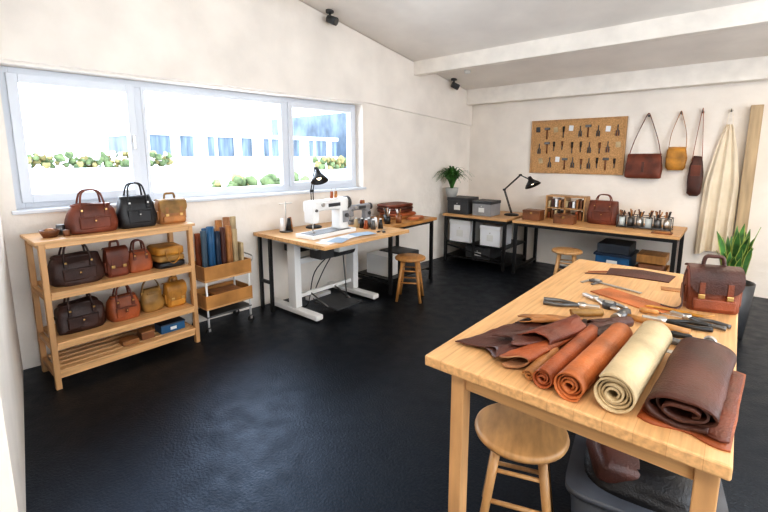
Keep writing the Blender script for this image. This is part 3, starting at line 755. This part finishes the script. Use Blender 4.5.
o.ribbon([(-.100+.0205*i,.003) for i in range(11)],0,.5,.004,L_RUST,ny=20,crumple=.004,skew=.02)
o.ribbon([(-.095+.0195*i,.010) for i in range(11)],.03,.47,.004,L_RED,ny=20,crumple=.004,skew=.03);o.done()
o=O('leather_hide_pile')
SD=[0]
def fold(loc,rz,prof,L,th,m,amp=.01,m2=None,ny=26,skew=.05,cr=.012):
    SD[0]+=1.7
    P=cat([(a,0,b) for a,b in prof],10);o.X=Matrix.Translation(loc)@Matrix.Rotation(rz,4,'Z')
    o.ribbon([(p.x,max(p.z,th*.6)) for p in P],0,L,th,m,m2,ny=ny,amp=amp,skew=skew,crumple=cr,seed=SD[0])
fold((-.67,1.34,TZ),-.28,[(-.11,.004),(-.05,.010),(.03,.022),(.08,.035),(.10,.028),(.07,.015),(.0,.012)],.40,.004,L_CHOC,.012)
fold((-.60,1.60,TZ),-.75,[(-.12,.006),(-.03,.02),(.04,.045),(.09,.055),(.12,.04),(.09,.025),(.03,.02)],.34,.004,L_DARK,.015)
fold((-.53,1.31,TZ),-.20,[(-.10,.004),(-.06,.02),(-.02,.04),(.02,.05),(.045,.035),(.02,.014),(-.03,.010)],.38,.005,L_RUST,.010,L_SUEDE)
fold((-.53,1.47,TZ),-.3,[(-.06,.045),(-.03,.065),(.02,.078),(.06,.06),(.05,.03),(.0,.02),(-.05,.02)],.28,.004,L_RED,.01)
fold((-.61,1.42,TZ),-.5,[(-.06,.03),(0,.05),(.05,.055),(.07,.045),(.05,.035)],.25,.004,L_CHOC,.012)
fold((-.46,1.66,TZ),-.5,[(-.05,.012),(-.02,.04),(.02,.052),(.05,.035),(.04,.012),(0,.008)],.22,.004,L_CHOC,.01)
fold((-.66,1.72,TZ),-1.0,[(-.05,.02),(0,.03),(.05,.045),(.06,.03),(.03,.02)],.22,.004,L_TAN,.01)
o.X=None;o.done()
roll('small_leather_roll',(-.41,1.82),(-.30,1.96),.024,L_CHOC,2.5)
roll('olive_suede_roll',(-.52,1.93),(-.42,2.01),.018,L_OLIVE,2.5)
roll('tan_leather_roll',(-.46,1.27),(-.455,1.50),.018,L_TAN,2.5)
o=O('orange_leather_panel',(-.36,2.36,TZ),-.45)
o.box((0,0,.004),(.36,.15,.006),L_ORG,.002)
o.strap([(.1,-.02,.010),(.2,.03,.012),(.28,.07,.008),(.30,.12,.006)],.035,.004,L_MUST,side=(.3,1,0));o.done()
o=O('dark_leather_panel',(-.42,2.93,TZ),.15);o.prism([(-.17,-.10),(.15,-.12),(.19,.05),(.02,.11),(-.16,.06)],'z',.001,.006,L_CHOC);o.done()
o=O('leather_cut_pieces',(-.22,2.70,TZ),.3);o.prism([(-.06,-.03),(.05,-.04),(.06,.03),(-.05,.04)],'z',.001,.004,L_TAN);o.prism([(.08,-.02),(.15,-.01),(.14,.05),(.09,.04)],'z',.001,.004,L_MUST);o.done()
o=O('leather_strips',(-.60,2.78,TZ),.5)
for i in range(3):o.box((0,i*.03,.003),(.18-.03*i,.014,.004),[L_CHOC,L_TAN,L_RUST][i],.001,rot=(0,0,.1*i))
o.done()
satchel('leather_shoulder_bag',(-.055,2.47,TZ),.30,.205,.13,.205,L_BAG,L_CHOC,.05,seed=21,strap=True)
def hammer(loc,rz,L=.26,m=OAKD,s=1.25,name='hammer'):
    o=O(name,loc,rz);o.cyl((0,0,.018),(L,0,.015),.010*s,m,.013*s,seg=12);o.cyl((0,-.05*s,.022),(0,.03*s,.022),.016*s,STEELD,.017*s,seg=14)
    o.cyl((0,.03*s,.022),(0,.065*s,.022),.012*s,STEELD,.004,seg=12);o.cyl((0,-.07*s,.022),(0,-.05*s,.022),.018*s,STEEL,seg=14);return o.done()
def pliers(loc,rz,m=STEELD,s=1,name='pliers'):
    o=O(name,loc,rz)
    for q in(-1,1):
        o.tube([(0,0,.012),(-.04*s,.012*q*s,.012),(-.09*s,.028*q*s,.012),(-.15*s,.02*q*s,.012)],(.006*s,.010*s),m,8,5)
        o.box((.03*s,.006*q*s,.012),(.07*s,.011*s,.016),STEEL,.003)
    o.cyl((0,0,.0),(0,0,.024),.016*s,STEEL,seg=14);return o.done()
def awl(loc,rz,m=WALN,L=.11):
    o=O('awl',loc,rz);o.lathe([(0,0),(.010,.002),(.014,.02),(.010,.05),(.012,.07),(.006,.078)],m,M=Matrix.Translation((0,0,.014))@Matrix.Rotation(pi/2,4,'Y'),seg=12)
    o.cyl((.078,0,.014),(.078+L*.8,0,.010),.0035,STEEL,.001,seg=8);return o.done()
def caliper(loc,rz,s=1.2):
    o=O('caliper',loc,rz);o.box((.09*s,0,.006),(.24*s,.018*s,.005),STEEL,.001);o.box((0,.0,.008),(.05*s,.034*s,.014),STEELD,.003)
    o.box((-.028*s,-.035*s,.006),(.013*s,.07*s,.005),STEEL,.001);o.box((.018*s,-.03*s,.006),(.013*s,.06*s,.006),STEELD,.001);o.cyl((.01,.0,.014),(.01,0,.02),.014,STEEL);return o.done()
caliper((-.58,2.58,TZ),-.3)
pliers((-.50,2.24,TZ),2.6,STEEL,1.1)
pliers((-.52,2.09,TZ),.3,STEELD,1.15)
hammer((-.34,2.06,TZ),-.15,.25,OAKD)
pliers((-.20,2.12,TZ),pi+.2,BLACKM,1.15,'leather_punch')
pliers((-.12,2.24,TZ),pi-.3,STEELD,1.0)
hammer((-.03,1.88,TZ),pi-.05,.22,STEELD,1.2)
awl((-.30,2.20,TZ),.1,OAKD)
awl((-.16,1.97,TZ),.15,BLACKM)
o=O('tape_measure',(-.42,2.17,TZ),.0);o.cyl((0,0,0),(0,0,.03),.030,DGREY,seg=24);o.cyl((0,0,.03),(0,0,.033),.02,STEEL,seg=20);o.done()
o=O('steel_ruler',(-.13,1.81,TZ),.05);o.box((0,0,.0015),(.24,.03,.003),STEEL);o.done()

# under the table
o=O('storage_tub_with_leather',(-.18,1.82,0),.15)
o.loft([(0,.42,.36,0,0),(.01,.44,.38,0,0),(.34,.50,.44,0,0)],TUB,40,8,sub=1)
o.loft([(.33,.53,.47,0,0),(.355,.53,.47,0,0)],TUBR,40,8,sub=1)
o.loft([(.355,.42,.36,0,0),(.40,.36,.30,0,.0),(.44,.26,.2,-.02,0)],L_BLACK,32,3,.03,8)
o.box((-.10,-.05,.42),(.18,.2,.10),L_CHOC,.03,rot=(.2,.3,.4),seg=3);o.done()
o=O('black_storage_tub',(-.25,2.45,0),.0);o.loft([(0,.5,.40,0,0),(.34,.56,.46,0,0),(.36,.58,.48,0,0),(.38,.55,.45,0,0)],BLACKM,40,8,sub=1);o.done()

# ------------------------------------------------------------------ lights / world
w=bpy.data.worlds.new('world');sc.world=w;w.use_nodes=True
bg=w.node_tree.nodes['Background'];bg.inputs[0].default_value=(.74,.86,1,1);bg.inputs[1].default_value=5.4
def area(n,loc,rot,sx,sy,p,col):
    l=bpy.data.lights.new(n,'AREA');l.shape='RECTANGLE';l.size=sx;l.size_y=sy;l.energy=p;l.color=col
    ob=bpy.data.objects.new(n,l);bpy.context.collection.objects.link(ob);ob.location=loc;ob.rotation_euler=rot;return ob
area('added_fill_right',(2.6,1.5,1.7),(0,math.radians(90),0),1.7,6.0,60,(1,.84,.66))  # added warm fill outside the right-hand opening, out of view
area('added_overhead_fill',(.3,-.9,3.6),(math.radians(20),0,0),1.6,.8,52,(1,.87,.71))  # added overhead fill behind the camera, no fixture there
area('added_overhead_fill',(.6,4.2,2.85),(0,math.radians(-15),0),1.2,.6,48,(1,.87,.71))  # second added overhead fill, warms the far end of the room
area('added_ceiling_fill',(.9,-.6,2.2),(math.radians(180),0,0),.8,.8,26,(1,.88,.75))  # added upward fill, out of view, to brighten the ceiling
area('daylight_window',(-4.60,2.35,1.75),(0,math.radians(-90),WR),1.0,3.3,66,(.80,.88,1))

# ------------------------------------------------------------------ camera
cd=bpy.data.cameras.new('camera');cam=bpy.data.objects.new('camera',cd);bpy.context.collection.objects.link(cam)
cam.location=(0,0,1.62);cam.rotation_euler=(math.radians(90-8.9),0,math.radians(40.2))
cd.sensor_width=36;cd.lens=420/768*36;cd.shift_y=-34/768;cd.clip_start=.05
sc.camera=cam
sc.view_settings.view_transform='Standard'
try:sc.view_settings.look='Medium High Contrast'
except Exception as e:print(e)
sc.view_settings.exposure=0
